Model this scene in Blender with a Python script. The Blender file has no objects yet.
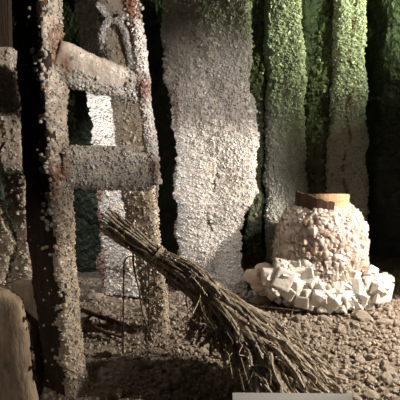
import bpy, math, random
import numpy as np
from mathutils import Vector, Matrix, noise

R = random.Random(7)
RN = np.random.default_rng(7)
C = bpy.context.scene.collection
PITCH = math.radians(11.6); H = 0.85; F = 556.0

def P(px, py, Y):
    """point seen at picture position (px, py) of the 400 frame, on the plane at distance Y"""
    dx = (px-200)/F; dz = -(py-200)/F
    wy = math.cos(PITCH) + dz*math.sin(PITCH)
    wz = -math.sin(PITCH) + dz*math.cos(PITCH)
    t = Y/wy
    return Vector((dx*t, Y, H + wz*t))
def YG(py):
    dz = -(py-200)/F
    return -H*(math.cos(PITCH)+dz*math.sin(PITCH))/(-math.sin(PITCH)+dz*math.cos(PITCH))
def lerp_rows(rows, y):
    """rows: [(key, a, b, ...)] sorted"""
    if y <= rows[0][0]: return rows[0][1:]
    for r0, r1 in zip(rows, rows[1:]):
        if y <= r1[0]:
            t = (y-r0[0])/(r1[0]-r0[0])
            return tuple(a+(b-a)*t for a, b in zip(r0[1:], r1[1:]))
    return rows[-1][1:]
def sm(a, b, x):
    t = min(1, max(0, (x-a)/(b-a))); return t*t*(3-2*t)
def nz(p, s, seed=0): return noise.noise(Vector((p[0]*s+seed*7.3, p[1]*s-seed*3.1, p[2]*s+seed*1.7)))
def cell(p, s, seed=0):
    d, _ = noise.voronoi(Vector((p[0]*s+seed*5.3, p[1]*s, p[2]*s-seed*2.1)))
    return d[0]

# ------------------------------------------------------------------ materials
def new_mat(name):
    m = bpy.data.materials.new(name); m.use_nodes = True
    nt = m.node_tree; b = nt.nodes['Principled BSDF']
    return m, nt, b
def node(nt, kind, **kw):
    n = nt.nodes.new(kind)
    for k, v in kw.items():
        if k in n.inputs: n.inputs[k].default_value = v
        else: setattr(n, k, v)
    return n
def ramp(nt, fac, stops):
    r = nt.nodes.new('ShaderNodeValToRGB'); e = r.color_ramp.elements
    while len(e) < len(stops): e.new(0.5)
    for k, (p, c) in enumerate(stops):
        e[k].position = p; e[k].color = (*c, 1)
    nt.links.new(fac, r.inputs['Fac']); return r.outputs['Color']
def salt_mat(name, lo, hi, stain=(0.23, 0.085, 0.032), rough=0.32, scale=60, sss=0.6, bump=0.35, isl=.45):
    m, nt, b = new_mat(name); L = nt.links
    tc = node(nt, 'ShaderNodeTexCoord')
    n1 = node(nt, 'ShaderNodeTexNoise', Scale=9.0, Detail=6.0); L.new(tc.outputs['Object'], n1.inputs['Vector'])
    geo = node(nt, 'ShaderNodeNewGeometry')
    add = node(nt, 'ShaderNodeMath', operation='MULTIPLY_ADD'); add.inputs[1].default_value = isl
    L.new(geo.outputs['Random Per Island'], add.inputs[0])
    sub = node(nt, 'ShaderNodeMath', operation='SUBTRACT'); sub.inputs[1].default_value = 0.22
    L.new(n1.outputs['Fac'], sub.inputs[0]); L.new(sub.outputs[0], add.inputs[2])
    col = ramp(nt, add.outputs[0], [(0.2, lo), (0.62, hi)])
    at = node(nt, 'ShaderNodeAttribute', attribute_name='stain')
    n3 = node(nt, 'ShaderNodeTexNoise', Scale=70.0, Detail=4.0); L.new(tc.outputs['Object'], n3.inputs['Vector'])
    mul = node(nt, 'ShaderNodeMath', operation='MULTIPLY_ADD'); L.new(n3.outputs['Fac'], mul.inputs[0]); mul.inputs[1].default_value = 1.2; mul.inputs[2].default_value = 0.4
    m2 = node(nt, 'ShaderNodeMath', operation='MULTIPLY', use_clamp=True)
    L.new(at.outputs['Fac'], m2.inputs[0]); L.new(mul.outputs[0], m2.inputs[1])
    mix = node(nt, 'ShaderNodeMix', data_type='RGBA')
    L.new(m2.outputs[0], mix.inputs['Factor']); L.new(col, mix.inputs['A']); mix.inputs['B'].default_value = (*stain, 1)
    L.new(mix.outputs['Result'], b.inputs['Base Color'])
    b.inputs['Roughness'].default_value = rough
    b.inputs['Subsurface Weight'].default_value = sss
    b.inputs['Subsurface Radius'].default_value = (0.03, 0.022, 0.016)
    b.inputs['Subsurface Scale'].default_value = 1.0
    v = node(nt, 'ShaderNodeTexVoronoi', Scale=float(scale)); L.new(tc.outputs['Object'], v.inputs['Vector'])
    n2 = node(nt, 'ShaderNodeTexNoise', Scale=float(scale)*2.5, Detail=5.0); L.new(tc.outputs['Object'], n2.inputs['Vector'])
    ad = node(nt, 'ShaderNodeMath', operation='ADD'); L.new(v.outputs['Distance'], ad.inputs[0]); L.new(n2.outputs['Fac'], ad.inputs[1])
    bp = node(nt, 'ShaderNodeBump', Strength=bump, Distance=0.004); L.new(ad.outputs[0], bp.inputs['Height'])
    L.new(bp.outputs['Normal'], b.inputs['Normal'])
    return m
def rough_mat(name, lo, hi, scale=25, rough=0.85, bump=0.7, dist=0.006, stretch=(1, 1, 1), island=0.4):
    m, nt, b = new_mat(name); L = nt.links
    tc = node(nt, 'ShaderNodeTexCoord'); mp = node(nt, 'ShaderNodeMapping'); mp.inputs['Scale'].default_value = stretch
    L.new(tc.outputs['Object'], mp.inputs['Vector'])
    n1 = node(nt, 'ShaderNodeTexNoise', Scale=float(scale), Detail=8.0, Roughness=0.65); L.new(mp.outputs[0], n1.inputs['Vector'])
    geo = node(nt, 'ShaderNodeNewGeometry')
    add = node(nt, 'ShaderNodeMath', operation='MULTIPLY_ADD'); add.inputs[1].default_value = island
    L.new(geo.outputs['Random Per Island'], add.inputs[0]); 
    sub = node(nt, 'ShaderNodeMath', operation='SUBTRACT'); sub.inputs[1].default_value = island/2
    L.new(n1.outputs['Fac'], sub.inputs[0]); L.new(sub.outputs[0], add.inputs[2])
    L.new(ramp(nt, add.outputs[0], [(0.3, lo), (0.7, hi)]), b.inputs['Base Color'])
    b.inputs['Roughness'].default_value = rough
    n2 = node(nt, 'ShaderNodeTexNoise', Scale=float(scale)*4, Detail=6.0); L.new(mp.outputs[0], n2.inputs['Vector'])
    bp = node(nt, 'ShaderNodeBump', Strength=bump, Distance=dist); L.new(n2.outputs['Fac'], bp.inputs['Height'])
    L.new(bp.outputs['Normal'], b.inputs['Normal'])
    return m
M = {}
M['white_salt'] = salt_mat('white_salt', (0.60, 0.53, 0.46), (0.86, 0.81, 0.75))
M['pure_salt'] = salt_mat('pure_salt', (0.72, 0.66, 0.60), (0.87, 0.84, 0.79), sss=0.2)
M['pink_salt'] = salt_mat('pink_salt', (0.66, 0.47, 0.36), (0.90, 0.77, 0.68), sss=0.5)
M['grey_salt'] = salt_mat('grey_salt', (0.38, 0.315, 0.24), (0.64, 0.56, 0.46), scale=90, isl=.2)
M['ladder_salt'] = salt_mat('ladder_salt', (0.46, 0.40, 0.33), (0.74, 0.68, 0.60), scale=90, isl=.2)
M['smooth_salt'] = salt_mat('smooth_salt', (0.50, 0.44, 0.37), (0.62, 0.56, 0.49), scale=120, bump=0.15, rough=0.45)
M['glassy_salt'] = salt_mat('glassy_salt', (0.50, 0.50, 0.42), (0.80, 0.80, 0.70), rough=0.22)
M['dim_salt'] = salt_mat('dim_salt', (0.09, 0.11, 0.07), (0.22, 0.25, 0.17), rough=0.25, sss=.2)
M['wood'] = rough_mat('old_wood', (0.035, 0.017, 0.009), (0.15, 0.075, 0.035), 18, stretch=(4, 4, .5))
M['shaded_wood'] = rough_mat('painted_shade_wood', (0.016, 0.010, 0.006), (0.06, 0.035, 0.02), 18, stretch=(4, 4, .5))  # darker copy of the wood, with shade painted into its colour
M['cut_wood'] = rough_mat('cut_wood', (0.36, 0.20, 0.10), (0.62, 0.42, 0.27), 14, stretch=(1, 1, 8), bump=0.3)
M['stick'] = rough_mat('damp_stick', (0.05, 0.03, 0.018), (0.16, 0.11, 0.07), 30)
M['twig'] = rough_mat('salted_twig', (0.20, 0.165, 0.12), (0.78, 0.71, 0.59), 55, bump=0.9, dist=0.004, island=0.7)
M['fibre'] = rough_mat('dry_fibre', (0.22, 0.17, 0.12), (0.60, 0.52, 0.40), 60)
M['plaster'] = rough_mat('tan_plank', (0.16, 0.12, 0.08), (0.46, 0.37, 0.28), 30, bump=0.8, dist=0.004, stretch=(1, 1, .35))
M['stone'] = rough_mat('rubble_stone', (0.22, 0.18, 0.145), (0.50, 0.435, 0.36), 40, bump=0.8)
M['soil'] = rough_mat('salt_soil', (0.12, 0.095, 0.07), (0.36, 0.30, 0.245), 40, bump=1.0, dist=0.01)
M['rock'] = rough_mat('cave_rock', (0.010, 0.016, 0.010), (0.05, 0.07, 0.045), 9, rough=0.45, bump=0.9, dist=0.03)
M['wire'] = rough_mat('rusty_wire', (0.02, 0.012, 0.008), (0.05, 0.03, 0.02), 50, rough=0.6)
M['card'] = rough_mat('white_card', (0.84, 0.84, 0.84), (0.9, 0.9, 0.9), 3, rough=0.6, bump=0.0)
M['stand'] = rough_mat('grey_board', (0.25, 0.25, 0.25), (0.3, 0.3, 0.3), 3, rough=0.6, bump=0.0)

# ------------------------------------------------------------------ mesh collecting
class MB:
    def __init__(s): s.v = []; s.f = []; s.n = 0; s.st = []; s.mi = []; s.sm = []
    def add(s, v, f, stain=0.0, mi=0, sm=False):
        v = np.asarray(v, float)
        s.v.append(v); s.f += [tuple(int(i)+s.n for i in q) for q in f]
        s.mi += [mi]*len(f); s.sm += [sm]*len(f)
        s.st.append(np.full(len(v), stain) if np.isscalar(stain) else np.asarray(stain))
        s.n += len(v)
    def build(s, name, mat, parent=None, smooth=False, origin=None):
        v = np.concatenate(s.v); 
        if parent is not None:
            o0 = np.array(parent['_o'] if '_o' in parent else parent.location)
        else: o0 = np.array(origin if origin is not None else (0, 0, 0))
        me = bpy.data.meshes.new(name); me.from_pydata((v-o0).tolist(), [], s.f)
        for m in (mat if isinstance(mat, list) else [mat]): me.materials.append(m)
        if isinstance(mat, list): me.polygons.foreach_set('material_index', s.mi)
        a = me.attributes.new('stain', 'FLOAT', 'POINT'); a.data.foreach_set('value', np.concatenate(s.st))
        if smooth is True: me.polygons.foreach_set('use_smooth', [True]*len(me.polygons))
        elif any(s.sm): me.polygons.foreach_set('use_smooth', s.sm)
        me.update()
        o = bpy.data.objects.new(name, me); C.objects.link(o)
        if parent is not None: o.parent = parent; ORG[o.name] = tuple(o0)
        else: o.location = tuple(o0)
        return o
ORG = {}
def sub_of(part, mb, name, mat, smooth=False):
    """a sub-part: part sits at its parent's origin, so mesh coordinates share it"""
    o = mb.build(name, mat, None, smooth, ORG[part.name]); o.location = (0, 0, 0); o.parent = part
    ORG[o.name] = ORG[part.name]; return o
def tag(o, label=None, cat=None, group=None, kind=None):
    if label: o['label'] = label
    if cat: o['category'] = cat
    if group: o['group'] = group
    if kind: o['kind'] = kind
    return o
def thing(name, label, cat, loc, group=None):
    o = bpy.data.objects.new(name, None); C.objects.link(o); o.location = loc; o.empty_display_size = 0.05
    return tag(o, label, cat, group)

CUBE = np.array([(x, y, z) for x in (-1, 1) for y in (-1, 1) for z in (-1, 1)], float)
CUBEF = [(0, 1, 3, 2), (4, 6, 7, 5), (0, 4, 5, 1), (2, 3, 7, 6), (0, 2, 6, 4), (1, 5, 7, 3)]
import bmesh
def ico(sub):
    bm = bmesh.new(); bmesh.ops.create_icosphere(bm, subdivisions=sub, radius=1)
    v = np.array([x.co[:] for x in bm.verts]); f = [tuple(q.index for q in p.verts) for p in bm.faces]; bm.free()
    return v, f
ICO1, ICO1F = ico(1); ICO2, ICO2F = ico(2); ICO3, ICO3F = ico(3)
def rot3(rx, ry, rz): return np.array((Matrix.Rotation(rz, 3, 'Z') @ Matrix.Rotation(ry, 3, 'Y') @ Matrix.Rotation(rx, 3, 'X')))
def rrot(): return rot3(R.uniform(0, 6.28), R.uniform(0, 6.28), R.uniform(0, 6.28))
def bev_cube(b=0.18):
    bm = bmesh.new(); bmesh.ops.create_cube(bm, size=2)
    bmesh.ops.bevel(bm, geom=bm.edges[:]+bm.verts[:], offset=b, segments=2, affect='EDGES', profile=0.6)
    v = np.array([x.co[:] for x in bm.verts]); f = [tuple(q.index for q in p.verts) for p in bm.faces]; bm.free()
    return v, f
BCV, BCF = bev_cube()

def crystal(mb, c, s, kind='cube', stain=0.0, mi=0):
    if kind == 'cube':
        sc = np.array([R.uniform(.7, 1.2), R.uniform(.7, 1.2), R.uniform(.7, 1.2)])*s
        mb.add((CUBE*sc) @ rrot().T + np.array(c), CUBEF, stain, mi)
    else:
        v = ICO1*(1+RN.uniform(-.18, .18, (len(ICO1), 1)))*np.array([R.uniform(.8, 1.2), R.uniform(.8, 1.2), R.uniform(.8, 1.3)])*s
        mb.add(v @ rrot().T + np.array(c), ICO1F, stain, mi, True)

def loft(rows_w, n=48, power=4.0, disp=None, yaw=0.0):
    """rows_w: list of (centre Vector, half width, half depth); closed tube of superellipse rings"""
    V = []; m = len(rows_w); cy, sy = math.cos(yaw), math.sin(yaw)
    for c, w, d in rows_w:
        for k in range(n):
            a = 2*math.pi*k/n; ca, sa = math.cos(a), math.sin(a)
            r = (abs(ca)**power+abs(sa)**power)**(-1/power)
            x, y = w*ca*r, d*sa*r
            V.append(Vector((c.x + x*cy - y*sy, c.y + x*sy + y*cy, c.z)))
    Fc = []
    for i in range(m-1):
        for k in range(n):
            k2 = (k+1) % n
            Fc.append((i*n+k, (i+1)*n+k, (i+1)*n+k2, i*n+k2))
    Fc.append(tuple(range(n))); Fc.append(tuple(reversed([(m-1)*n+k for k in range(n)])))
    if disp:
        out = []
        for i, p in enumerate(V):
            c = rows_w[i//n][0]; nrm = (p-c); nrm.normalize()
            out.append(p + nrm*disp(p))
        V = out
    return np.array([v[:] for v in V]), Fc

def crust_disp(amp, s1, s2, seed):
    def f(p):
        return amp*(1.2*nz(p, s1, seed) + 0.9*(0.55-min(.9, cell(p, s2, seed)))) 
    return f

def scatter(mb, V, Fc, density, smin, smax, kinds=('cube',), stain=None, mask=None, embed=0.35, mi=0):
    """crystals on the faces of (V, Fc), density per square metre"""
    for q in Fc:
        if len(q) > 4: continue
        a, b, c = V[q[0]], V[q[1]], V[q[2]]; d = V[q[3]] if len(q) == 4 else V[q[2]]
        nr = np.cross(c-a, d-b) if len(q) == 4 else np.cross(b-a, c-a)
        ar = np.linalg.norm(nr)/2
        if ar < 1e-9: continue
        nr = nr/(2*ar); mid = (a+b+c+d)/4
        if nr[1] > 0.75: dd = density*0.25
        else: dd = density
        if mask: dd *= mask(mid, nr)
        k = int(ar*dd + R.random())
        for _ in range(k):
            u, w = R.random(), R.random()
            p = a*(1-u)*(1-w)+b*u*(1-w)+c*u*w+d*(1-u)*w
            s = smin+(smax-smin)*R.random()**2.2
            crystal(mb, p+nr*s*embed, s, R.choice(kinds), stain(p) if stain else 0.0, mi)

def outline_rows(rows, step=0.009, depth=0.05, Yf=None, Y=2.0, bottom=None):
    """rows [(py, xleft, xright)] -> ring list; Yf(py) gives the plane (a leaning board)"""
    Yf = Yf or (lambda py: Y)
    out = []; py = rows[0][0]; last = None
    while py <= rows[-1][0]:
        xl, xr = lerp_rows(rows, py)
        a, b = P(xl, py, Yf(py)), P(xr, py, Yf(py))
        out.append(((a+b)/2 + Vector((0, depth, 0)), (b-a).length/2, depth))
        py += step*F/Yf(py)
    return out

def crom(pts, k=8):
    out = []; q = [pts[0]*2-pts[1]]+list(pts)+[pts[-1]*2-pts[-2]]
    for i in range(1, len(q)-2):
        p0, p1, p2, p3 = q[i-1:i+3]
        for j in range(k):
            t = j/k
            out.append(0.5*((2*p1)+(p2-p0)*t+(2*p0-5*p1+4*p2-p3)*t*t+(3*p1-p0-3*p2+p3)*t**3))
    out.append(pts[-1]); return out
# ------------------------------------------------------------------ ground and cave
def gh(x, y):
    p = (x, y, 0)
    return 0.016*nz(p, 3.1, 2) + 0.010*nz(p, 9, 4) + 0.02*sm(2.3, 3.0, y)
def make_floor():
    xs = np.arange(-2.2, 2.6, 0.014); ys = np.arange(0.7, 3.6, 0.014)
    V = []; Fc = []
    for y in ys:
        for x in xs:
            fine = 0.0
            if -0.9 < x < 1.1 and 1.2 < y < 2.6:
                fine = 0.010*(0.5-min(1, cell((x, y, 0), 55, 1))) + 0.004*nz((x, y, 0), 120, 3)
            V.append((x, y, gh(x, y)+fine))
    n = len(xs)
    for j in range(len(ys)-1):
        for i in range(n-1): Fc.append((j*n+i, j*n+i+1, (j+1)*n+i+1, (j+1)*n+i))
    mb = MB(); mb.add(V, Fc); o = mb.build('floor', M['soil'], smooth=True); o['kind'] = 'structure'
make_floor()
def rock_sheet(name, path, z0, z1, step, m, amp, seed):
    V = []; Fc = []; q = []
    for A, B in zip(path, path[1:]):
        k = max(1, int((B-A).length/step)); q += [A.lerp(B, i/k) for i in range(k)]
    q.append(path[-1]); n = len(q)
    for j in range(m):
        for i in range(n):
            d = q[min(n-1, i+3)]-q[max(0, i-3)]; t = Vector((d.y, -d.x, 0)).normalized()
            p = q[i].copy(); p.z = z0+(z1-z0)*j/(m-1)
            f = amp*(nz(p, 2.0, seed)+.5*nz(p, 5, seed)+.35*nz((p.x*2.4, p.y*2.4, p.z*.7), 5, seed+1)+.3*(0.5-cell(p, 14, seed))+.12*(0.5-cell(p, 45, seed)))
            V.append((p + t*f)[:])
    for j in range(m-1):
        for i in range(n-1): Fc.append((j*n+i, j*n+i+1, (j+1)*n+i+1, (j+1)*n+i))
    mb = MB(); mb.add(V, Fc)
    o = mb.build(name, M['rock']); o['kind'] = 'structure'; return o
W = lambda *p: [Vector((x, y, 0)) for x, y in p]
rock_sheet('wall_back', crom(W((-2.2, 2.6), (-1.0, 2.48), (-.3, 2.42), (.02, 2.46), (.2, 2.72), (.45, 2.80), (.70, 2.82), (.82, 2.74), (.93, 2.64), (1.4, 2.64), (2.5, 2.64)), 6), -0.1, 2.6, .018, 150, 0.06, 5)  # right part shaped to step forward and block green light from the gap
rock_sheet('wall_right', W((2.05, 3.3), (2.5, 0.7)), -0.1, 2.6, .04, 70, 0.10, 8)
rock_sheet('wall_left', W((-2.1, 0.7), (-1.5, 3.3)), -0.1, 2.6, .04, 70, 0.10, 9)
def make_ceiling():
    V = []; Fc = []; xs = np.linspace(-2.3, 2.7, 60); ys = np.linspace(0.6, 3.5, 40)
    for y in ys:
        for x in xs: V.append((x, y, 2.45+0.1*nz((x, y, 0), 2, 3)))
    for j in range(39):
        for i in range(59): Fc.append((j*60+i, (j+1)*60+i, (j+1)*60+i+1, j*60+i+1))
    mb = MB(); mb.add(V, Fc); o = mb.build('ceiling', M['rock']); o['kind'] = 'structure'
make_ceiling()

# ------------------------------------------------------------------ crusted boards
def board(name, label, rows, Y=None, Yf=None, depth=0.03, mat='white_salt', yaw=0.0, seed=1, amp=0.012, s1=9, s2=60,
          dens=9000, smin=0.003, smax=0.010, kinds=('cube',), stain=None, mask=None, power=4.0, group=None, cat='board', step=0.008, n=56, core=True, core_rows=None, crust_label=None):
    rr = outline_rows(rows, step, depth, Yf, Y)
    if yaw:
        rr = [(c, max(0.01, (w-abs(math.sin(yaw))*d)/math.cos(yaw)), d) for c, w, d in rr]
    base = rr[-1][0].copy()
    t = thing(name, label, cat, (base.x, base.y, max(0, 0.0)), group)
    if core:
        cr = [(c, w*0.86, d*0.6) for c, w, d in (outline_rows(core_rows, step, depth, Yf, Y) if core_rows else rr)[::4]]
        v, f = loft(cr, 24, 8, None, yaw); mb = MB(); mb.add(v, f); mb.build('plank', M['shaded_wood' if core_rows else 'wood'], t)  # left-edge plank takes the wood with painted shade, so its top stays black
    v, f = loft(rr, n, power, crust_disp(amp, s1, s2, seed), yaw)
    mb = MB(); mb.add(v, f, np.array([stain(p) for p in v]) if stain else 0.0, 0, True)
    nf = len(f)
    scatter(mb, v, f, dens, smin, smax, kinds, stain, mask)
    o = mb.build('salt_crust', M[mat] if isinstance(mat, str) else mat, t)
    if crust_label: o['label'] = crust_label
    return t

# centre slab
def st_c(p):
    e = P(176, 110, 2.2)
    return 0.75*max(0, 1-abs(p[0]-e.x)/0.012)*sm(0.62, 0.7, p[2])*(1-sm(0.84, 0.9, p[2]))
board('salt_board', 'broad board under thick sparkling white salt, standing upright in the centre',
      [(-170, 160, 252), (0, 161, 247), (50, 162, 249), (78, 163, 251), (92, 170, 252), (105, 175, 253), (130, 175, 256), (180, 176, 255), (196, 176, 254), (210, 177, 242), (250, 178, 242), (300, 178, 243)],
      Y=2.2, depth=0.03, mat='white_salt', seed=3, amp=0.022, dens=30000, smin=0.0012, smax=0.005, s2=42, kinds=('cube', 'nodule', 'nodule'), step=.006, stain=st_c, n=110)
# board behind the ladder, very white
def st_b(p):
    xl = P(96, 240, 2.15).x
    return 0.8*sm(xl+0.036, xl+0.012, p[0]+.02*nz(p, 18, 3))*sm(0.66, 0.55, p[2])
board('salt_board', 'pure white crystalline board with a reddish-brown ragged left edge, behind the ladder',
      [(-170, 62, 138), (0, 74, 140), (40, 78, 142), (90, 84, 146), (140, 90, 148), (200, 97, 150), (240, 99, 152), (297, 98, 152)],
      Y=2.15, depth=0.022, mat='pure_salt', seed=5, amp=0.018, s1=14, dens=20000, smin=0.002, smax=0.006, s2=40, kinds=('cube', 'nodule'), stain=st_b, yaw=-0.25)
# leaning post
def Yl(py): return 1.95 - 0.15*(py/335)
board('leaning_post', 'narrow pale post leaning left, its foot in the rubble beside the brushwood bundle',
      [(-170, 80, 118), (0, 96, 134), (60, 106, 141), (130, 114, 148), (200, 122, 155), (260, 136, 162), (320, 147, 168), (342, 150, 169)],
      Yf=Yl, depth=0.025, mat='grey_salt', seed=6, amp=0.006, s2=70, dens=9000, smin=0.002, smax=0.005, kinds=('cube', 'nodule'), cat='post')
# green group
board('salt_board', 'straight green-lit board bristling with small crystals, directly left of the stump',
      [(-170, 266, 304), (0, 266, 302), (50, 267, 303), (100, 268, 304), (180, 267, 306), (284, 269, 305)],
      Y=2.5, depth=0.03, mat='glassy_salt', seed=8, amp=0.014, s2=45, dens=22000, smin=0.0018, smax=0.0058, kinds=('cube', 'nodule'), step=.007, n=80)
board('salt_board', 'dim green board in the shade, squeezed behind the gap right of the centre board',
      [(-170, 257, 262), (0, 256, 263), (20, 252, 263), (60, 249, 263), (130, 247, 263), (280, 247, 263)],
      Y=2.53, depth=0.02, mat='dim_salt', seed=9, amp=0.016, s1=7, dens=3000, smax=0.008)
def st_r(p):
    x0 = P(350, 80, 2.55).x + 0.012*math.sin(p[2]*23) + 0.008*nz(p, 30, 2)
    return 0.9*max(0, 1-abs(p[0]-x0)/0.011)*(1 if nz(p, 25, 5) > -0.15 else 0)
board('salt_board', 'green-lit board with a long dark crack down its middle, behind the stump on the right',
      [(-170, 337, 368), (0, 339, 366), (40, 338, 365), (90, 334, 366), (140, 331, 367), (270, 326, 368)],
      Y=2.55, depth=0.03, mat='glassy_salt', seed=10, amp=0.015, s2=45, dens=22000, smin=0.0018, smax=0.0058, kinds=('cube', 'nodule'), step=.007, n=80, stain=st_r)
def Yd(py): return 2.59
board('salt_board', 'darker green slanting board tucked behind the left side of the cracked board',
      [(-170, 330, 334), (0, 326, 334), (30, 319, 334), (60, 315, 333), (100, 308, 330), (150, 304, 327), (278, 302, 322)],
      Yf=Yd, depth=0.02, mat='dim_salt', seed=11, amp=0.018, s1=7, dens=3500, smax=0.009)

# ------------------------------------------------------------------ ladder
lad = thing('ladder', 'broken salt-encrusted wooden ladder with two rungs, nearest thing on the left', 'ladder', P(72, 400, 1.42))
lad.location.z = 0
YR = 1.42
def st_l(p):
    s = 0
    for (x, y, rx, ry, k) in ((58, 45, 10, 26, .8), (64, 62, 9, 18, .8), (62, 172, 12, 14, .95), (56, 180, 8, 30, .7), (66, 160, 8, 20, .5)):
        q = P(x, y, YR); s = max(s, k*max(0, 1-((p[0]-q.x)/(rx*YR/F))**2-((p[2]-q.z)/(ry*YR/F))**2))
    return s
rows = [(-170, -8, 60), (0, 4, 62), (50, 8, 65), (120, 12, 68), (200, 16, 72), (260, 22, 77), (330, 30, 82), (404, 38, 88)]
rr = outline_rows(rows, 0.006, 0.035, None, YR)
yaw = math.radians(-38)
rr = [(c, (w-math.sin(-yaw)*d)/math.cos(yaw), d) for c, w, d in rr]
v, f = loft([(c, w*.92, d*.85) for c, w, d in rr[::5]], 24, 8, None, yaw)
mb = MB(); mb.add(v, f); rail = mb.build('rail', M['wood'], lad)
v, f = loft(rr, 60, 6, crust_disp(0.007, 12, 70, 12), yaw)
mb = MB()
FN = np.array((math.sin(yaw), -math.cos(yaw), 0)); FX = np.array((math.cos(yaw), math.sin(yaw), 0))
def bare(mid):  # left-front face of the rail: its shade is painted in as dark wood
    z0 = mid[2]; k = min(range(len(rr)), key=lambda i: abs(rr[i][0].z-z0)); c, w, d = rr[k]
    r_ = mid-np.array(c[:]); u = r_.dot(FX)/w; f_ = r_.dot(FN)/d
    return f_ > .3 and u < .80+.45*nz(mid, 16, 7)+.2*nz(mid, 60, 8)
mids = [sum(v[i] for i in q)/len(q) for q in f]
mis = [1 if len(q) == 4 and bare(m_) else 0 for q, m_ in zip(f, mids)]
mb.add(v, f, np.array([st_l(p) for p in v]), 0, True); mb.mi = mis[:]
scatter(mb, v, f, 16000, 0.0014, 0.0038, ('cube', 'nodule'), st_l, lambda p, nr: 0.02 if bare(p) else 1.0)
# nodules running down the near corner
def corner_mask(p, nr): return 1.0 if nz(p, 14, 3) > 0.0 else 0.15
for i in range(330):
    c, w, d = R.choice(rr)
    cx = c.x + math.cos(yaw)*(w*R.uniform(.1, .8)) + math.sin(-yaw)*(-d)
    p = np.array((c.x + w*R.uniform(-.15, .75)*math.cos(yaw) + d*1.02*math.sin(yaw), c.y + 0*w, c.z))
    u = R.gauss(0.75, 0.22)
    lx = w*u; ly = -d*1.04
    p = np.array((c.x+lx*math.cos(yaw)-ly*math.sin(yaw), c.y+lx*math.sin(yaw)+ly*math.cos(yaw), c.z))
    if u < .9 and nz(p, 13, 4) < 0.08: continue
    crystal(mb, p, R.uniform(.004, .0085), 'nodule', st_l(p))
sub_of(rail, mb, 'salt_crust', [M['grey_salt'], M['shaded_wood']])

# right rail: thin, hanging
def beam(pts, n=28, power=3.0, disp=None, step=0.006, up=None):
    """tube of superellipse section along a polyline: pts [(Vector, half thickness across, half depth)]"""
    ss = []; 
    for (a, wa, da), (b, wb, db) in zip(pts, pts[1:]):
        k = max(1, int((b-a).length/step))
        for i in range(k): t = i/k; ss.append((a.lerp(b, t), wa+(wb-wa)*t, da+(db-da)*t))
    ss.append(pts[-1]); V = []; m = len(ss)
    for i, (c, w, d) in enumerate(ss):
        tg = (ss[min(m-1, i+1)][0]-ss[max(0, i-1)][0]).normalized()
        fy = up or Vector((0, 1, 0)); ax = fy.cross(tg).normalized(); ay = tg.cross(ax).normalized()
        for k in range(n):
            a = 2*math.pi*k/n; ca, sa = math.cos(a), math.sin(a)
            r = (abs(ca)**power+abs(sa)**power)**(-1/power)
            p = c + ax*(w*ca*r) + ay*(d*sa*r)
            if disp: p = p + (p-c).normalized()*disp(p)
            V.append(p[:])
    Fc = [(i*n+k, i*n+(k+1) % n, (i+1)*n+(k+1) % n, (i+1)*n+k) for i in range(m-1) for k in range(n)]
    Fc.append(tuple(reversed(range(n)))); Fc.append(tuple((m-1)*n+k for k in range(n)))
    return np.array(V), Fc
px = lambda k, Y=1.5: k*Y/F
def st_rr(p):
    q = 0
    for (x, y, rx, ry, k) in ((131, 8, 14, 18, .95), (143, 88, 12, 17, .9), (153, 172, 9, 22, .85)):
        c = P(x, y, 1.5); q = max(q, k*max(0, 1-((p[0]-c.x)/px(rx))**2-((p[2]-c.z)/px(ry))**2))
    return q
path = [(-40, 119), (0, 130), (40, 139), (90, 144), (140, 150), (184, 156)]
pts = [(P(x, y, 1.5), px(5.2 if y < 150 else 5), px(6)) for y, x in path]
v, f = beam([(c, w*.8, d*.8) for c, w, d in pts], 16)
mb = MB(); mb.add(v, f); r2 = mb.build('rail', M['wood'], lad)
v, f = beam(pts, 24, 3, crust_disp(0.004, 20, 110, 14), 0.004)
mb = MB(); mb.add(v, f, np.array([st_rr(p) for p in v]), 0, True)
scatter(mb, v, f, 30000, 0.0016, 0.0036, ('cube', 'nodule'), st_rr)
for i in range(60):   # knobbly top and dangling drip
    c = P(130+R.uniform(-8, 8)+6*R.random(), R.uniform(-15, 26), 1.49); 
    crystal(mb, c, R.uniform(.003, .006), 'nodule', 0.6*R.random())
for i in range(14): crystal(mb, P(157+R.uniform(-1, 1), 184+i*1.2, 1.5), .0035*(1-i*.03), 'nodule')
sub_of(r2, mb, 'salt_crust', M['pure_salt'])

def rung(pts, top, seed, mat, smooth_top):
    def st(p): 
        return 0.8*max(st_l(p), st_rr(p)*0)
    v, f = beam([(c, w*.9, d*.85) for c, w, d in pts], 16, 6)
    mb = MB(); mb.add(v, f); r = mb.build('rung', M['wood'], lad)
    v, f = beam(pts, 40, 5, crust_disp(0.006, 12, 70, seed), 0.005)
    mb = MB(); mb.add(v, f, np.array([st(p) for p in v]), 0, True)
    def mk(p, nr):
        return 0.03 if smooth_top(p) else 1.0
    scatter(mb, v, f, 20000, 0.0014, 0.0042, ('cube', 'nodule'), st, mk)
    o = sub_of(r, mb, 'salt_crust', mat); return o
# upper rung slopes down to the right, smooth upper band
a, b = P(55, 60, 1.44), P(139, 89, 1.51)
def upper_smooth(p):
    t = (p[0]-a.x)/(b.x-a.x); zc = a.z+(b.z-a.z)*t
    return t < 0.85 and p[2] > zc-0.004-0.02*t*0
rung([(a, px(18), px(9)), (a.lerp(b, .5), px(17), px(9)), (b, px(14), px(8))], None, 15, M['ladder_salt'], upper_smooth)['label'] = 'crust smooth above and crystalline below'
a2, b2 = P(62, 167, 1.44), P(153, 170, 1.51)
rung([(a2, px(20), px(10)), (a2.lerp(b2, .3), px(19), px(10)), (a2.lerp(b2, .7), px(21), px(10)), (b2, px(18), px(9))], None, 16, M['ladder_salt'], lambda p: False)

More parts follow.
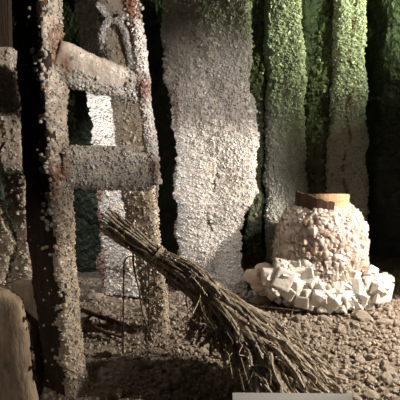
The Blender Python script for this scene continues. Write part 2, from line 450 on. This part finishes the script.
# crystal festoon hanging on the leaning post behind the ladder
def tube(pts, rad, n=8, rfun=None):
    V = []; m = len(pts)
    for i, c in enumerate(pts):
        tg = (pts[min(m-1, i+1)]-pts[max(0, i-1)]).normalized()
        ax = tg.cross(Vector((0.13, 1, 0.21))).normalized(); ay = tg.cross(ax)
        r = rad*(rfun(i/(m-1)) if rfun else 1)
        for k in range(n):
            a_ = 2*math.pi*k/n; V.append((c+ax*(r*math.cos(a_))+ay*(r*math.sin(a_)))[:])
    Fc = [(i*n+k, i*n+(k+1) % n, (i+1)*n+(k+1) % n, (i+1)*n+k) for i in range(m-1) for k in range(n)]
    Fc.append(tuple(reversed(range(n)))); Fc.append(tuple((m-1)*n+k for k in range(n)))
    return np.array(V), Fc
fest = thing('salt_festoon', 'arched ropes of white crystal growth hanging behind the ladder above its upper rung', 'crystals', P(118, 62, 1.9))
for loop in ([(101, 42), (104, 26), (112, 20), (122, 26), (127, 42), (131, 66)], [(118, 20), (128, 16), (136, 28), (138, 50), (139, 66)], [(97, 4), (104, 12), (110, 22)]):
    q = crom([P(x, y, 1.918) for x, y in loop], 10)
    v, f = tube(q, 0.006, 8); mb = MB(); mb.add(v, f)
    scatter(mb, v, f, 60000, 0.002, 0.006, ('cube', 'nodule'))
    mb.build('crystal_rope', M['white_salt'], fest)

# ------------------------------------------------------------------ left edge boards
def st_p(p): return 0.5*sm(.1, .4, nz(p, 9, 3))
board('salt_board', 'rough salt-crusted board at the far left edge, seen behind the ladder rail',
      [(47, -17, 9), (60, -16, 13), (115, -12, 16), (150, -8, 24), (170, 3, 26), (190, 3, 26), (215, 11, 27), (240, 20, 29), (262, 14, 30), (282, 8, 33), (300, 8, 38), (352, 10, 42)],
      Y=1.62, depth=0.02, mat='grey_salt', seed=20, amp=0.01, dens=9000, smin=0.002, smax=0.006, kinds=('cube', 'nodule'), core_rows=[(-170, -34, 8), (47, -24, 12), (150, -20, 22), (172, 5, 24), (215, 14, 25), (242, 22, 27), (265, 16, 28), (352, 12, 40)])
board('salt_board', 'small crusted board end left of the jagged dark crack, above the corner plank',
      [(206, -24, -1), (225, -24, 5), (245, -24, 13), (262, -24, 8), (290, -24, 2), (352, -24, 2)],
      Y=1.60, depth=0.02, mat='grey_salt', seed=22, amp=0.01, dens=9000, smin=0.002, smax=0.005, kinds=('cube', 'nodule'))
def smooth_board(name, label, rows, Y, depth, seed, cat, Yf=None):
    rr = outline_rows(rows, 0.01, depth, Yf, Y); b = rr[-1][0]
    v, f = loft(rr, 60, 3.6, lambda p: 0.007*nz(p, 9, seed)+0.0015*nz(p, 40, seed))
    mb = MB(); mb.add(v, f); o = mb.build(name, M['plaster'], None, True, (b.x, b.y, 0)); tag(o, label, cat); return o
smooth_board('worn_plank', 'smooth tan plank with a rounded top in the bottom left corner', [(290, -40, -10), (294, -44, 2), (300, -44, 12), (306, -44, 18), (333, -42, 24), (367, -40, 27), (400, -38, 33), (430, -36, 37)], 1.34, 0.03, 4, 'plank')
smooth_board('worn_plank', 'smooth tan plank wedged between the corner plank and the ladder rail',
      [(281, 14, 30), (285, 10, 38), (296, 12, 41), (303, 19, 41), (327, 29, 43), (360, 33, 45), (402, 40, 50)], 1.50, 0.012, 6, 'plank')

# ------------------------------------------------------------------ stump
sc = Vector((0, 0, 0)); q = P(322, 300, 2.10); SX, SY = q.x, 2.17
stump = thing('tree_stump', 'wooden stump overgrown with pink-white salt cubes, sawn top bare', 'stump', (SX, SY, 0))
zt = P(320, 193, SY).z
U = 2.25/F
def cyl(cx, cy, z0, z1, rx, ry, n=40, m=12, jag=0.0, seed=1):
    V = []
    for j in range(m+1):
        for k in range(n):
            a_ = 2*math.pi*k/n; r = 1+0.04*nz((math.cos(a_), math.sin(a_), 0), 2, seed)+0.012*nz((math.cos(a_)*3, math.sin(a_)*3, j*.1), 3, seed)
            z = z0+(z1-z0)*j/m
            V.append((cx+rx*r*math.cos(a_), cy+ry*r*math.sin(a_), z))
    Fc = [(j*n+k, j*n+(k+1) % n, (j+1)*n+(k+1) % n, (j+1)*n+k) for j in range(m) for k in range(n)]
    V.append((cx, cy, z1)); t = len(V)-1
    Fc += [(m*n+k, m*n+(k+1) % n, t) for k in range(n)]
    return np.array(V), Fc
def prof(z):   # crystal mass radius by height fraction
    return lerp_rows([(0, 41*U), (.15, 42*U), (.35, 43*U), (.6, 42*U), (.8, 39*U), (.93, 33*U), (1, 25*U)], z)[0]
z1c = P(320, 212, SY-0.1).z
capx = P(323, 200, SY).x
mb = MB(); v, f = cyl(capx, SY, 0.02, zt, 25*U, 24*U, m=8, seed=3)
v[:, 2] -= (v[:, 2] > zt-.03)*.045*(v[:, 1]-(SY-24*U))/(48*U)-(v[:, 2] > zt-.03)*.016
mb.add(v, f); wood = mb.build('wooden_core', M['cut_wood'], stump)
mb = MB()   # dark splintered shell on the front left
n = 14; V = []; Fc = []
for k in range(n+1):
    a_ = math.radians(-175+ (k/n)*95)
    top = zt + .010 - (0.0 if k < 7 else 0.028*(k-6)/8) + 0.004*R.uniform(-1, 1)
    for r in (25.6*U, 28*U):
        for z in (z1c-.05, top): V.append((capx+r*math.cos(a_), SY+r*math.sin(a_), z))
for k in range(n):
    o = k*4; Fc += [(o+2, o+6, o+7, o+3), (o+1, o+3, o+7, o+5), (o, o+1, o+5, o+4)]
mb.add(V, Fc); sub_of(wood, mb, 'dark_strip', M['wood'])['label'] = 'dark strip on the left of the sawn top'
# crystal crust on the body
mb = MB(); V = []; n = 56; m = 34
for j in range(m+1):
    t = j/m
    for k in range(n):
        a_ = 2*math.pi*k/n; r = prof(t)
        p = Vector((SX+r*math.cos(a_), SY+r*math.sin(a_), z1c*t))
        r += 0.020*(0.55-min(1, cell(p, 26, 4)))+0.008*nz(p, 12, 3)
        V.append((SX+(capx-SX)*t+r*math.cos(a_), SY+r*math.sin(a_), z1c*t))
Fc = [(j*n+k, j*n+(k+1) % n, (j+1)*n+(k+1) % n, (j+1)*n+k) for j in range(m) for k in range(n)]
t0 = len(V); 
for k in range(n): 
    a_ = 2*math.pi*k/n; V.append((capx+24*U*math.cos(a_), SY+23*U*math.sin(a_), z1c+0.004))
Fc += [(m*n+k, m*n+(k+1) % n, t0+(k+1) % n, t0+k) for k in range(n)]
V = np.array(V)
def st_s(p): return 0.55*sm(SX-0.02, SX-0.14, p[0])*sm(.45, .2, abs(p[2]-.25)) * (0.4+0.6*R.random()) if True else 0
mb.add(V, Fc, 0.1)
def addb(mb, c, s, st=0.0, asp=.25):
    scl = np.array([R.uniform(1-asp, 1+asp) for _ in range(3)])*s
    mb.add((BCV*scl) @ rrot().T+np.array(c), BCF, st)
for q in Fc:
    a, b, c = V[q[0]], V[q[1]], V[q[2]]; nr = np.cross(c-a, V[q[3]]-b); ar = np.linalg.norm(nr)/2
    if ar < 1e-8: continue
    nr /= 2*ar
    for _ in range(int(ar*3600+R.random())):
        p = a+(c-a)*R.random()+(b-a)*R.random()*.5; s = R.uniform(.005, .013)
        addb(mb, p+nr*s*.25, s, 0.2*R.random()**3)
        if R.random() < .9:
            p = a+(c-a)*R.random(); s = R.uniform(.009, .019); w_ = ICO2*(1+.12*RN.uniform(-1, 1, (len(ICO2), 1)))*s; mb.add(w_ @ rrot().T+p, ICO2F, .2*R.random(), 0, True)
    for _ in range(int(ar*3500+R.random())):
        p = a+(c-a)*R.random(); crystal(mb, p+nr*.008, R.uniform(.003, .006), 'cube')
mb.build('crystal_crust', M['pink_salt'], stump)
# big cubes around the foot: each its own part
big = []
def foot(px_, py_, s_px, dy=0):
    c = P(px_, py_, 1.975+dy+(312-py_)*0.0012); big.append((c, s_px*U*.5))
for (x, y, s) in ((283, 278, 20), (296, 268, 16), (270, 276, 15), (300, 287, 18), (313, 283, 16), (318, 296, 19), (330, 300, 20), (336, 286, 17), (345, 297, 17), (354, 286, 17),
                  (362, 296, 16), (370, 283, 15), (378, 290, 23), (352, 276, 14), (309, 272, 14), (290, 292, 15), (303, 300, 13), (357, 305, 12), (341, 307, 12), (327, 277, 14),
                  (368, 303, 11), (281, 265, 13), (294, 279, 14), (371, 272, 11), (322, 308, 10), (318, 287, 17), (306, 293, 15), (328, 288, 17), (344, 284, 15), (350, 300, 14), (309, 304, 11), (276, 289, 12), (340, 270, 13)):
    foot(x, y, s)
for (x, y, s) in ((254, 276, 17), (264, 270, 16), (258, 285, 12), (272, 284, 15), (266, 280, 14)): foot(x, y, s, 0.06)
for i, (c, s) in enumerate(big):
    mb = MB()
    if i >= len(big)-5:
        v = ICO3.copy(); d = np.array([1+.16*nz(p, 1.4, i)+.06*nz(p, 4, i) for p in v])[:, None]
        mb.add(v*d*np.array((1.2, .9, .9))*s+np.array(c), ICO3F)
        o = mb.build('crystal_lump', M['pink_salt'], stump, True)
    else:
        addb(mb, c, s*R.uniform(.80, .92), 0, .10)
        for _ in range(5):
            d = Vector((R.uniform(-1, 1), -R.random(), R.uniform(-.6, 1))).normalized()
            addb(mb, c+d*s*.8, s*R.uniform(.2, .38), 0, .2)
        o = mb.build('cube_crystal', M['pure_salt'], stump)
mb = MB()
for i in range(420):
    a_ = R.uniform(math.radians(175), math.radians(365)); r = R.uniform(.17, .245); z = R.uniform(0.01, 0.13)*(1.25-r*3)
    x = SX+0.01+r*1.15*math.cos(a_); 
    addb(mb, (x, SY+r*.75*math.sin(a_), max(.008, z+.02)), R.uniform(.006, .014), 0)
mb.build('small_crystals', M['pure_salt'], stump)['kind'] = 'stuff'

# ------------------------------------------------------------------ brushwood bundle
bun = thing('brushwood_bundle', 'tied bundle of salt-coated brushwood propped on a wire, frayed end on the rubble', 'bundle', (0.12, 1.47, 0))
A0, A1, A2 = P(108, 221, 1.68), P(156, 256, 1.64), P(198, 284, 1.57)
endrows = [(0, 338, 388, 0.0), (.2, 318, 398, 0.0), (.4, 290, 404, 0.01), (.55, 262, 400, 0.02), (.7, 240, 386, 0.045), (.85, 222, 356, 0.07), (1, 188, 342, 0.10)]
midrows = [(0, 268, 322, .17), (.3, 258, 334, .15), (.5, 246, 338, .14), (.7, 228, 330, .15), (.85, 212, 318, .18), (1, 194, 306, .22)]
def ray_at_z(x, y, z):
    a = P(x, y, 1.0); o = Vector((0, 0, H)); d = a-o; return o+d*((z-H)/d.z)
axd = (A1-A0).normalized(); sx = axd.cross(Vector((0, 1, 0))).normalized(); sy = axd.cross(sx)
def disc(r):
    a_ = R.uniform(0, 6.283); q = r*math.sqrt(R.random()); return sx*(q*math.cos(a_))+sy*(q*math.sin(a_)), a_, q
def twig_mesh(mb, pts, rad, n=7, taper=.5, rough=.35, seed=0):
    def rf(t): return (1-taper*t)*(1+rough*nz((t*14+seed, seed*1.7, 0), 1.0))
    v, f = tube(pts, rad, n, rf); mb.add(v, f)
for i in range(96):
    off, ang, q = disc(0.033)
    u = i/95 if i < 60 else R.random()
    tx = -sx.dot(off)/0.031
    e = lerp_rows(endrows, u); m_ = lerp_rows(midrows, u)
    E = ray_at_z(e[0]+R.uniform(-9, 9), e[1]+R.uniform(-7, 5), e[2]+R.uniform(0, .025))
    E.z = max(E.z, 0.012)
    Mi = ray_at_z(m_[0]+R.uniform(-7, 7), m_[1]+R.uniform(-5, 7), m_[2]+R.uniform(-.03, .015))
    Mi.z = max(Mi.z, .03)
    st = A0+axd*R.uniform(-0.005, .07)*(1 if i % 6 else -.5)+off*1.25
    pts = [st, A0.lerp(A1, .5)+off*1.0+Vector((R.uniform(-1, 1), 0, R.uniform(-1, 1)))*.003, A1+off*.85, A2+off*1.35, Mi, Mi.lerp(E, .5)+Vector((R.uniform(-.02, .02), R.uniform(-.015, .015), R.uniform(-.01, .02))), E]
    pts = crom(pts, 9)
    mb = MB(); seed = i*3.3
    pts = [p+Vector((nz(p, 15, i), nz(p, 15, i+50), nz(p, 15, i+90)))*(0.006+0.015*sm(.35, .7, k/len(pts))) for k, p in enumerate(pts)]
    for p in pts: p.z = max(p.z, .006)
    rad = R.choice((.0035, .0045, .0055, .007, .0085)); v, f = tube(pts, 1.0, 7, lambda t: (min(rad, .0034)+(rad-min(rad, .0034))*sm(.40, .62, t))*(1-.25*sm(.75, 1, t))*(1+.5*nz((t*14+seed, seed*1.7, 0), 1.0))); mb.add(v, f)
    v = mb.v[0]; 
    for _ in range(40):
        p = v[R.randrange(int(len(v)*.3), len(v))]; crystal(mb, p, R.uniform(.0015, .0042), 'nodule')
    mb.build('twig', M['twig'], bun)
mb = MB()
for i in range(900):   # loose fibres and tiny twigs among them
    u = R.random(); e = lerp_rows(endrows, u); m_ = lerp_rows(midrows, u)
    t = R.random()
    E = ray_at_z(e[0]+R.uniform(-12, 12), e[1]+R.uniform(-14, 3), max(.01, e[2]+R.uniform(-.01, .04)))
    Mi = ray_at_z(m_[0]+R.uniform(-10, 10), m_[1]+R.uniform(-8, 9), m_[2]+R.uniform(-.05, .02))
    a, b = Mi.lerp(E, t*.6), Mi.lerp(E, min(1, t*.6+R.uniform(.2, .5)))
    if R.random() < .35: a = A2+Vector((R.uniform(-.03, .03), R.uniform(-.03, .03), R.uniform(-.03, .03))); b = Mi
    mid = a.lerp(b, .5)+Vector((R.uniform(-.02, .02), R.uniform(-.02, .02), R.uniform(-.015, .02)))
    q = crom([a, mid, b], 5); v, f = tube(q, R.uniform(.0008, .0024), 5); mb.add(v, f)
for i in range(26):   # knobs on the shaft
    t = R.random(); p = A0.lerp(A2, t)+disc(.036)[0]; crystal(mb, p, R.uniform(.003, .006), 'nodule')
mb.build('loose_fibres', M['fibre'], bun)['kind'] = 'stuff'
def coil(c, d, r, turns, rad, name):
    ax = d.cross(Vector((0, 1, 0))).normalized(); ay = d.cross(ax); q = []
    for k in range(int(turns*16)+1):
        a_ = k/16*6.283; q.append(c+ax*(r*math.cos(a_))+ay*(r*math.sin(a_))+d*(k/16*rad*1.7))
    v, f = tube(q, rad, 6); mb = MB(); mb.add(v, f); mb.build(name, M['fibre'], bun)
coil(A1, axd, .033, 3, .0028, 'binding'); coil(A2-axd*.02, (A2-A1).normalized(), .039, 2.5, .003, 'binding')
# knotted strand dangling below the shaft
q = crom([P(x, y, 1.66) for x, y in ((133, 250), (134, 268), (139, 290), (142, 310), (148, 330), (152, 341))], 10)
mb = MB(); twig_mesh(mb, q, .0032, 7, .4, .6, 3)
for p in q[::3]: crystal(mb, p, R.uniform(.003, .005), 'nodule')
mb.build('dangling_strand', M['stick'], bun)['label'] = 'dark knotted strand hanging below the shaft'
# wire support
w = [P(123, 356, 1.67), P(123.5, 300, 1.67), P(124, 266, 1.67), P(126, 259, 1.68), P(130, 256.5, 1.69), P(140, 257, 1.72), P(146, 260, 1.74), P(148.5, 268, 1.75), P(149, 300, 1.75), P(149, 346, 1.75)]
w[0].z = -0.01; w[-1].z = -0.01
mb = MB(); v, f = tube(crom(w, 6), .0026, 8); mb.add(v, f)
o = mb.build('wire_prop', M['wire'], None, True, (w[0].x, w[0].y, 0)); tag(o, 'thin dark bent wire stuck in the rubble, holding up the brushwood bundle', 'wire')

# ------------------------------------------------------------------ sticks
def stick(name, label, pts, rad, mat='stick', n=9, rough=.35):
    mb = MB(); twig_mesh(mb, crom(pts, 8), rad, n, .35, rough, R.random()*50)
    v = mb.v[0]
    o = mb.build(name, M[mat], None, False, (pts[0].x, pts[0].y, 0)); tag(o, label, 'stick'); return o
g = lambda x, y, z=0.0: ray_at_z(x, y, z)
stick('stick', 'thick dark stick lying on the rubble beside the ladder foot', [g(74, 306, .02), g(98, 316, .022), g(118, 323, .02), g(138, 331, .012)], .010)
stick('stick', 'short dark broken stick lying nearest the ladder, below the thick stick', [g(86, 322, .015), g(100, 330, .015), g(122, 337, .012)], .008)
stick('twig', 'thin twig lying flat on the rubble in front of the stump', [g(254, 306, .02), g(278, 308, .024), g(300, 311, .02)], .0025)
stick('twig', 'thin upright twig poking from the rubble left of the stump', [g(290, 328, .0), g(291, 318, .03), g(293, 309, .045)], .0025)
stick('twig', 'thin pale twig curving on the rubble at the foot of the leaning post', [g(146, 318, .01), g(158, 338, .02), g(176, 350, .01)], .0025, 'twig')

# ------------------------------------------------------------------ rubble
protos = []
for k in range(14):
    v = ICO2.copy(); v = v*np.array([R.uniform(.8, 1.3), R.uniform(.8, 1.2), R.uniform(.6, .9)])
    d = np.array([1+.30*nz(p, 1.1, k)+.16*nz(p, 3, k) - .25*max(0, cell(p, 1.2, k)-.5) for p in v])[:, None]
    mb = MB(); mb.add(v*d, ICO2F); me = mb.build('stone', M['stone']); protos.append(me.data); bpy.data.objects.remove(me)
def allowed(x, y):
    if (x-SX)**2+((y-SY)*1.2)**2 < .235**2: return False
    return True
cnt = 0; pts_used = []
zones = {
 'a': ('grey-brown rubble stone on the lit slope in front of and right of the stump', 'stones right of the bundle'),
 'b': ('grey-brown rubble stone on the patch between ladder and centre board, behind the bundle', 'stones behind the bundle'),
 'c': ('grey-brown rubble stone in the shadowed ground in front of the brushwood bundle', 'stones in the foreground shade')}
def place_stone(x, y, s, label, group):
    o = bpy.data.objects.new('stone', R.choice(protos)); C.objects.link(o)
    o.location = (x, y, gh(x, y)+s*.35); o.scale = (s, s, s); o.rotation_euler = (R.uniform(-.5, .5), R.uniform(-.5, .5), R.uniform(0, 6.28))
    tag(o, label, 'stone', group)
def zone_of(px_, py_):
    edge = lerp_rows([(200, 290), (240, 306), (280, 342), (336, 390), (400, 460)], px_)[0] if px_ > 200 else 285
    if px_ > 225 and py_ < edge: return 'a'
    if px_ > 336: return 'a'
    if py_ < 345: return 'b'
    return 'c'
for (x, y, s, l) in ((262, 304, .026, 'largest pale angular clod, at the upper edge of the bundle left of the stump'),
                     (384, 325, .024, 'biggest stone at the right edge, below the stump crystals'),
                     (362, 320, .026, 'broad flat clod close below the right of the stump'),
                     (94, 300, .024, 'rounded clod beside the ladder rail above the dark stick')):
    p = g(x, y); place_stone(p.x, p.y, s, l, None) if False else None
    o = bpy.data.objects.new('stone', R.choice(protos)); C.objects.link(o); o.location = (p.x, p.y, gh(p.x, p.y)+s*.4); o.scale = (s*1.2, s, s); tag(o, l, 'stone')
quota = {'a': 170, 'b': 75, 'c': 45}; tries = 0
while any(quota.values()) and tries < 20000:
    tries += 1
    x_, y_ = R.uniform(84, 398), R.uniform(292, 399)
    z = zone_of(x_, y_)
    if quota[z] <= 0: continue
    p = g(x_, y_)
    if not allowed(p.x, p.y): continue
    s = R.choice((.006, .007, .008, .009, .010, .012, .014, .018))*R.uniform(.9, 1.15)
    if any((p.x-a)**2+(p.y-b)**2 < (0.8*(s+c))**2 for a, b, c in pts_used): continue
    pts_used.append((p.x, p.y, s)); quota[z] -= 1
    place_stone(p.x, p.y, s, *zones[z])
mb = MB()
for i in range(9000):
    x, y = R.uniform(-.75, 1.05), R.uniform(1.25, 2.6)
    if abs(x) > 0.42*y+.05 or y > (2.34 if x < .15 else 2.48) or not allowed(x, y): continue
    s = R.uniform(.002, .0075) if x < -.1 else R.uniform(.003, .0095)
    v = ICO1*(1+RN.uniform(-.25, .25, (len(ICO1), 1)))*np.array((R.uniform(.8, 1.3), 1, R.uniform(.6, 1)))*s
    mb.add(v @ rrot().T+np.array((x, y, gh(x, y)+s*.4)), ICO1F)
tag(mb.build('gravel', M['stone']), 'fine grey-brown gravel and crumbs spread over the whole ground', 'gravel', kind='stuff')

# ------------------------------------------------------------------ card
cd = thing('information_card', 'plain white card at the bottom edge, in front of the frayed brushwood', 'sign', g(292, 430, 0))
l, r = P(232.5, 392.5, 1.30), P(352, 393.5, 1.30)
up = Vector((0, 1.0, 1)).normalized(); hgt = l.z/up.z-.004; nrm = Vector((0, -1, 1.0)).normalized()
def slabbox(a, b, dn, th):
    V = [a, b, b-dn, a-dn]; V = V+[p-nrm*th for p in V]
    return [p[:] for p in V], [(3, 2, 1, 0), (4, 5, 6, 7), (0, 1, 5, 4), (1, 2, 6, 5), (2, 3, 7, 6), (3, 0, 4, 7)]
mb = MB(); mb.add(*slabbox(l, r, up*hgt, .004)); mb.build('card_panel', M['card'], cd)
mb = MB()
for x in (.25, .75):
    p = l.lerp(r, x)-nrm*.0045-up*.02; a, b = p-Vector((.01, 0, 0)), p+Vector((.01, 0, 0)); bk = Vector((0, .035, 0))
    zb = 0.0; V = [a, b, Vector((b.x, b.y+.035, zb)), Vector((a.x, a.y+.035, zb))]; V = V+[q+Vector((0, .004, 0)) for q in V]
    mb = MB(); mb.add([q[:] for q in V], [(0, 1, 2, 3), (7, 6, 5, 4), (0, 4, 5, 1), (1, 5, 6, 2), (2, 6, 7, 3), (3, 7, 4, 0)]); mb.build('support_leg', M['stand'], cd)

# ------------------------------------------------------------------ light
def spot(loc, target, energy, color, angle, blend=.5, size=.03):
    l = bpy.data.lights.new('display_or_fill_spot', 'SPOT'); l.energy = energy; l.color = color; l.spot_size = math.radians(angle); l.spot_blend = blend; l.shadow_soft_size = size
    o = bpy.data.objects.new('display_or_fill_spot', l); C.objects.link(o); o.location = loc
    o.rotation_euler = (Vector(target)-Vector(loc)).to_track_quat('-Z', 'Y').to_euler(); return o
WARM = (1, .86, .72); GREEN = (.70, 1, .40)
spot((1.35, 1.60, .80), (.25, 1.88, .14), 128, WARM, 60, .3)               # key from the right, on stump and rubble
spot((1.0, 0.9, 1.45), (.04, 2.15, .58), 74, (1, .87, .77), 34, 1)           # centre board and stump
spot((.95, .72, 1.15), (-.27, 1.48, 1.03), 100, (1, .89, .80), 42, .9)        # ladder
spot((-.60, 1.78, 1.0), tuple(P(108, 165, 2.15)), 17, (1, .95, .92), 60, .7)  # behind the ladder, on the white board
spot((-.55, .45, 1.30), (-.56, 1.45, .22), 19.0, WARM, 26, 1)                 # weak fill added for the bottom left planks, not a real lamp
spot((1.35, 2.03, 1.40), (.52, 2.75, 1.42), 66, (.88, 1, .50), 90, .9, .05)   # green wash over the back
w = bpy.data.worlds.new('cave_dark'); bpy.context.scene.world = w; w.use_nodes = True
w.node_tree.nodes['Background'].inputs[0].default_value = (.9, .8, .7, 1); w.node_tree.nodes['Background'].inputs[1].default_value = 0.012

cam = bpy.data.cameras.new('camera'); cam.sensor_width = 36; cam.lens = F*36/400
co = bpy.data.objects.new('camera', cam); C.objects.link(co); co.location = (0, 0, H); co.rotation_euler = (math.pi/2-PITCH, 0, 0)
s = bpy.context.scene; s.camera = co
s.view_settings.view_transform = 'Standard'; s.view_settings.look = 'None'; s.view_settings.gamma = 1; s.view_settings.exposure = 0.2
